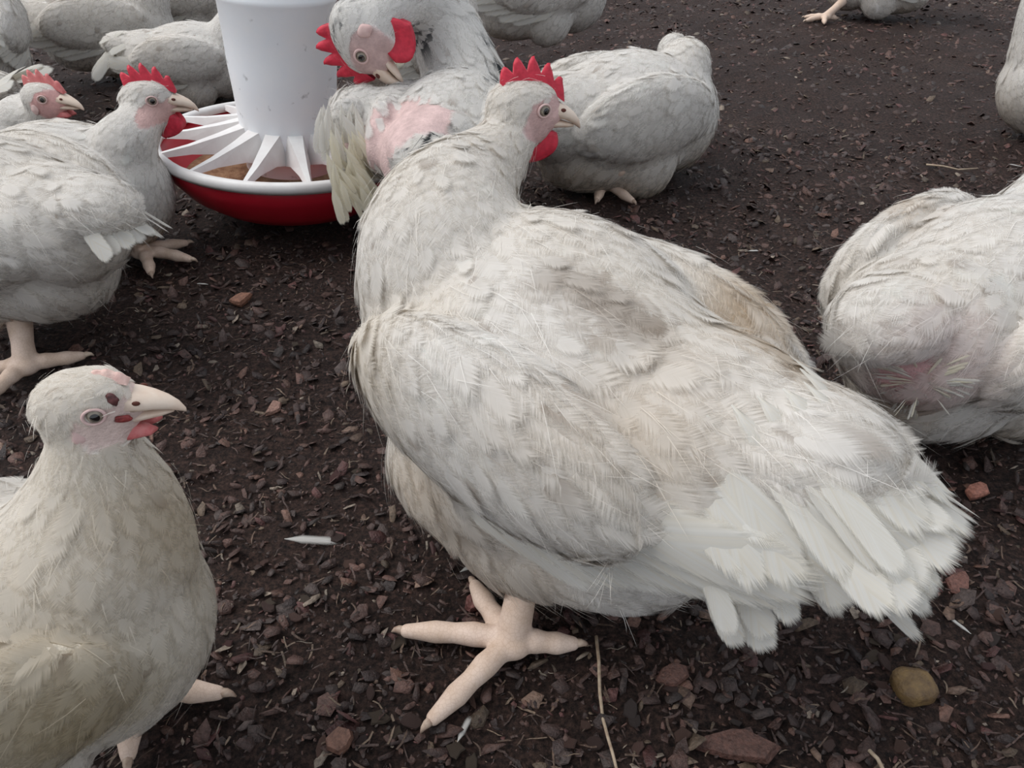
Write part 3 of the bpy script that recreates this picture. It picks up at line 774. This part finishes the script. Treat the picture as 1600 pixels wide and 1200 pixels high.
for i in range(60):
    a = g.uniform(0, 6.28); r0 = g.uniform(10, 52); r1 = r0 + 26; cx, cy = 1440, 600
    vent.append(((cx + r0 * math.cos(a), cy + r0 * .7 * math.sin(a)), (cx + r1 * math.cos(a), cy + r1 * .7 * math.sin(a) + 8), g.uniform(.016, .026), g.uniform(.3, .6), g.choice(['quill', 'quill', 'quill_cream'])))
hen('white hen at the right edge seen from behind with a bare pink rump', (.45, .63), 35, 1.0, lift=-.065, head=Vector((.75, .75, .2)), n=7000, strands=5000, hi=True, seed=5, voxel=.004,
    bare=[((1440, 605), .046, 1.0), ((1405, 575), .028, .9)], skin=(.66, .40, .40), dirt=[((1435, 600), .062, np.array((.74, .50, .49)), .75), ((1430, 330), .028, TAN, .7), ((1450, 545), .02, BROWN, .5), ((1430, 640), .03, TAN, .6)], tail_n=0, wing_n=0, laid=vent)
hen('white hen cut off by the upper right edge', (1.06, 1.42), 150, 1.0, lift=-.07, n=3600, strands=800, seed=6)
hen('white hen at the top edge right of centre, only belly and feet in view', (1.12, 2.6), 170, 1.0, lift=-.06, n=1800, strands=500, seed=7, legs=[wleg((1.12, 2.6), 170, (1.0, 2.56, .05), PZ(1290, 26, .012), 200)])
hen('ruffled white hen at the left edge facing away above the corner hen', (-.55, .755), 158, .9, tail_up=-.4, tail_len=.06, lift=-.02, n=7500, strands=3500, seed=8, wing_n=0,
    legs=[wleg((-.55, .755), 158, PT(30, 500, .82), PZ(40, 570, .012), 0, ((30, .055), (-110, .055), (120, .05), (180, .04)))])
hen('white hen sitting left of the feeder with its red comb turned to the pan', (-.59, .962), 8, .82, lift=-.06, neck_r=.8, belly_dirt_shade=.9, head=PT(232, 158, 1.0), head_yaw=5, hs=1.35, n=7000, strands=1800, seed=9, face=(.66, .44, .41), face_r=.88, wing_n=5,
    legs=[wleg((-.59, .962), 8, PT(205, 370, 1.02), PZ(222, 392, .012), -10)])
hen('white hen peering out behind the hen at the feeder', (-.83, 1.17), 10, .70, lift=-.075, neck_r=.8, head=PT(70, 155, 1.10), head_yaw=-8, hs=1.25, n=3300, seed=10, comb='pink', wattle='small')
hen('white hen resting left behind the feeder tube with its tail to the left', (-.665, 1.70), 5, .76, lift=-.07, tail_up=-.7, rump_n=7, n=3600, seed=11)
hen('white hen behind the hen resting by the feeder tube', (-.93, 1.90), 20, .88, lift=-.05, n=3600, seed=12)
hen('white hen with upright neck left of the feeder at the top edge', (-.80, 2.12), 5, .75, n=3300, seed=13)
hen('fluffy white hen in the top left corner seen from behind', (-1.05, 1.62), 110, .85, rump_n=9, n=3600, seed=14)
hen('white hen at the left edge with its tail tuft raised', (-1.0, 1.34), 170, .8, lift=-.06, tail_up=.6, n=3300, seed=15)
hen('cream white hen at the top edge behind the preening hen', (-.17, 1.48), 60, .9, tail_kind='quill_cream', rump_n=9, dirty=.9, n=3300, seed=16)
hen('white hen at the top edge above the central hen', (.06, 1.97), 20, 1.0, n=3300, seed=17)

# ------------------------------------------------------------------ feeder
FX, FY = -.338, 1.145
fd = bpy.data.objects.new('poultry_feeder', None); COL.objects.link(fd); fd.location = (FX, FY, .009); fd.rotation_euler = (0, R(4), 0)
tag(fd, 'white tube poultry feeder with red pan and white spoked grill', 'feeder')
M['red_plastic'] = plain_mat('red_plastic', (0.52, 0.012, 0.030), 0.38, 0.45, 14, (0.44, 0.010, 0.024), 0.1, 60)
M['white_plastic'] = plain_mat('white_plastic', (0.80, 0.83, 0.86), 0.4, 0.4, 22, (0.84, 0.85, 0.86), lo=.4, hi=.7)
_nt = M['white_plastic'].node_tree; _b = _nt.nodes['Principled BSDF']; _src = _b.inputs['Base Color'].links[0].from_socket
_sp = ramp(_nt, noise(_nt, 55, 3, 0.55, objco(_nt)).outputs[0], [(0.66, (1, 1, 1)), (0.76, (0.55, 0.55, 0.54))]); _nt.links.new(mul(_nt, _src, _sp.outputs[0]), _b.inputs['Base Color'])
M['grill_plastic'] = plain_mat('grill_plastic', (0.74, 0.73, 0.72), 0.42, 0.4, 30, (0.66, 0.63, 0.62))
M['feed'] = plain_mat('feed', (0.25, 0.13, 0.08), 0.9, 0.1, 90, (0.42, 0.26, 0.16), 0.8, 250, 0.004)
M['smudge'] = plain_mat('smudge', (0.25, 0.26, 0.27), 0.7, 0.2, 300, (0.5, 0.52, 0.53))
def lathe(name, prof, mat, seg=64):
    V, Fc = [], []
    for r_, z_ in prof:
        for k in range(seg):
            t = 2 * math.pi * k / seg; V.append((r_ * math.cos(t), r_ * math.sin(t), z_))
    for i in range(len(prof) - 1):
        for k in range(seg):
            k2 = (k + 1) % seg; Fc.append((i * seg + k, i * seg + k2, (i + 1) * seg + k2, (i + 1) * seg + k))
    return mesh_from(name, V, Fc, mat)
obj('pan', lathe('pan', [(0.0, .006), (.10, .006), (.130, .012), (.158, .032), (.180, .060), (.190, .088), (.188, .089), (.176, .063), (.152, .036), (.12, .018), (0, .015)], M['red_plastic']), fd)
obj('rim', lathe('rim', [(.182, .086), (.192, .083), (.196, .089), (.194, .096), (.187, .099), (.180, .094), (.182, .086)], M['grill_plastic']), fd)
obj('feed', lathe('feed', [(0, .05), (.12, .045), (.162, .042)], M['feed']), fd)
obj('tube', lathe('tube', [(.067, .055), (.069, .10), (.074, .20), (.0780, .282), (.081, .286), (.082, .292), (.080, .296), (.082, .34), (.083, .42), (.080, .42), (.075, .2), (.064, .055)], M['white_plastic']), fd)
for k in range(14):
    a = 2 * math.pi * (k + .3) / 14; ca, sa = math.cos(a), math.sin(a)
    V = []
    for r_, hw, zt, zb in ((.062, .020, .122, .075), (.10, .0135, .112, .087), (.145, .008, .102, .091), (.186, .0045, .096, .090)):
        for yy, zz in ((-hw, zb), (-hw * .55, zt), (hw * .55, zt), (hw, zb)):
            V.append((r_ * ca - yy * sa, r_ * sa + yy * ca, zz))
    Fc = []
    for i in range(3):
        for q in range(4):
            q2 = (q + 1) % 4; Fc.append((i * 4 + q, (i + 1) * 4 + q, (i + 1) * 4 + q2, i * 4 + q2))
    Fc += [(0, 1, 2, 3), (15, 14, 13, 12)]
    obj('grill_spoke', mesh_from('grill_spoke', V, Fc, M['grill_plastic'], smooth=False), fd)

# ------------------------------------------------------------------ single things lying on the litter
def chip_mesh(name, L, asp, th, col, seed, k=7):
    g = random.Random(seed); V, Fc = [], []
    ring = [(L * .5 * g.uniform(.6, 1.15) * math.cos(2 * math.pi * (i + g.uniform(-.25, .25)) / k), L * .5 * asp * g.uniform(.6, 1.15) * math.sin(2 * math.pi * i / k)) for i in range(k)]
    for z_, f in ((0, .92), (th * .5, 1.04), (th, .9)):
        for x_, y_ in ring: V.append((x_ * f, y_ * f, z_ + g.uniform(-.12, .12) * th))
    V.append((0, 0, th * 1.08))
    for r_ in (0, 1):
        for i in range(k):
            j = (i + 1) % k; Fc.append((r_ * k + i, r_ * k + j, (r_ + 1) * k + j, (r_ + 1) * k + i))
    for i in range(k): Fc.append((2 * k + i, 2 * k + (i + 1) % k, 3 * k))
    Fc.append(tuple(range(k))[::-1])
    return mesh_from(name, V, Fc, M['chip'], smooth=False, cols=np.repeat(np.array([col]), len(V), 0))
def on_ground(o, px, py, rz=0, tx=0, ty=0, dz=.002):
    p = PZ(px, py, 0); o.location = (p.x, p.y, float(ground_h(p.x, p.y)) + dz); o.rotation_euler = (tx, ty, rz)
for px, py, L, asp, th, col, rz, lab in (
        (1522, 772, .026, .8, .007, (.42, .18, .13), .4, 'bright brick-red wood chip on the litter right of the tail'),
        (1147, 1168, .052, .45, .008, (.115, .055, .042), -.1, 'flat red-brown bark slab at the bottom edge below the tail'),
        (376, 470, .034, .7, .008, (.30, .14, .09), .7, 'orange-brown bark chip in front of the red feeder pan'),
        (428, 640, .024, .6, .006, (.32, .18, .14), 1.4, 'pale red chip beside the beak of the corner hen'),
        (1445, 820, .018, .6, .005, (.24, .11, .08), .2, 'small red chip beside the tail tip of the large hen'),
        (1495, 918, .030, .6, .006, (.20, .09, .07), .9, 'dark red flat chip near the right edge below the brick-red one'),
        (1050, 1062, .030, .5, .006, (.14, .068, .052), .5, 'reddish bark chip between the straw stalk and the bark slab'),
        (535, 1165, .024, .7, .007, (.20, .10, .07), .2, 'orange-brown chip at the bottom edge left of the large hen foot'),
        (740, 940, .020, .8, .008, (.20, .08, .07), 1.0, 'dark pink-red chip beside the toes of the large hen')):
    o = obj('wood_chip', chip_mesh('wood_chip', L, asp, th, col, int(px))); on_ground(o, px, py, rz, .08, -.1); tag(o, lab, 'wood chip')
M['lump'] = plain_mat('lump', (0.20, 0.125, 0.05), 0.55, 0.4, 120, (0.10, 0.06, 0.03), 0.6, 300, 0.003)
o = obj('dropping_lump', ell_mesh('dropping_lump', (.015, .014, .010), M['lump'], 5, .05)); on_ground(o, 1427, 1072, dz=.006); tag(o, 'round ochre-brown lump on the litter below the tail tip', 'lump')
M['straw'] = plain_mat('straw', (0.42, 0.34, 0.25), 0.7, 0.3, 200, (0.28, 0.2, 0.14))
def stalk(name, pix, r_, lab):
    pts = []
    for k, (px, py) in enumerate(pix):
        p = PZ(px, py, .008); pts.append(Vector((p.x, p.y, float(ground_h(p.x, p.y)) + .0065 + .002 * math.sin(k * 1.7))))
    V, Fc = tube(pts, [r_ * (1 - .3 * k / len(pts)) for k in range(len(pts))], 7)
    o = obj(name, mesh_from(name, V, Fc, M['straw'])); tag(o, lab, 'straw')
stalk('straw_stalk', [(932, 990), (936, 1030), (938, 1075), (943, 1115), (950, 1150), (958, 1180), (968, 1215)], .0013, 'thin curved straw stalk lying right of the large hen foot')
stalk('straw_stalk', [(1362, 1165), (1374, 1180), (1388, 1200), (1400, 1225)], .0014, 'short pale straw stalk at the bottom edge under the ochre lump')
stalk('straw_stalk', [(1448, 255), (1475, 256), (1500, 258), (1530, 256)], .0016, 'pale straw piece at the upper right above the right edge hen')
M['down'] = feather_mat('down', ((0.80, 0.79, 0.77), (0.74, 0.72, 0.68)), 1.6)
DOWN = big_feather('loose_feather', 41, M['down'])
for px, py, L, rz, lab in ((325, 443, .026, 2.6, 'small white feather lying in front of the hen at the feeder'),
                           (445, 845, .045, .1, 'white feather lying between the corner hen and the large hen'),
                           (718, 892, .030, .7, 'white down feather under the breast of the large hen'),
                           (1170, 388, .022, .5, 'tiny white feather on the litter right of the large hen back'),
                           (1515, 995, .020, 1.9, 'small white feather near the right edge below the dark red chip'),
                           (1575, 258, .030, .1, 'white feather on the litter at the right edge near the top'),
                           (715, 1165, .022, 1.2, 'small grey-white feather at the bottom edge below the large hen foot')):
    o = obj('loose_feather', DOWN); on_ground(o, px, py, rz, .15, .1, .006); o.scale = (L, L * .9, L); tag(o, lab, 'feather')
# the larger loose chips of the near litter, one object each
g = random.Random(17)
VAR = [chip_mesh('bark_chip', 1.0, g.uniform(.3, .8), .22, tuple(CHIP_COLS[i % 7] * g.uniform(.7, 1.15)), 300 + i, 9) for i in range(18)]
cnt = 0
while cnt < 240:
    px, py = g.uniform(0, 1600), g.uniform(330, 1200) 
    p = PZ(px, py, 0)
    if any(((p.x - r_.location.x) ** 2 + (p.y - r_.location.y) ** 2) < .016 for r_ in HENS.values()): continue
    o = obj('bark_chip', VAR[cnt % len(VAR)]); L = g.uniform(.009, .017); o.scale = (L, L, L * .6)
    on_ground(o, px, py, g.uniform(0, 6.3), g.gauss(0, .25), g.gauss(0, .25), .002)
    tag(o, 'larger dark bark chip lying loose on top of the litter between the hens', 'bark chip', 'larger bark chips on the litter'); cnt += 1
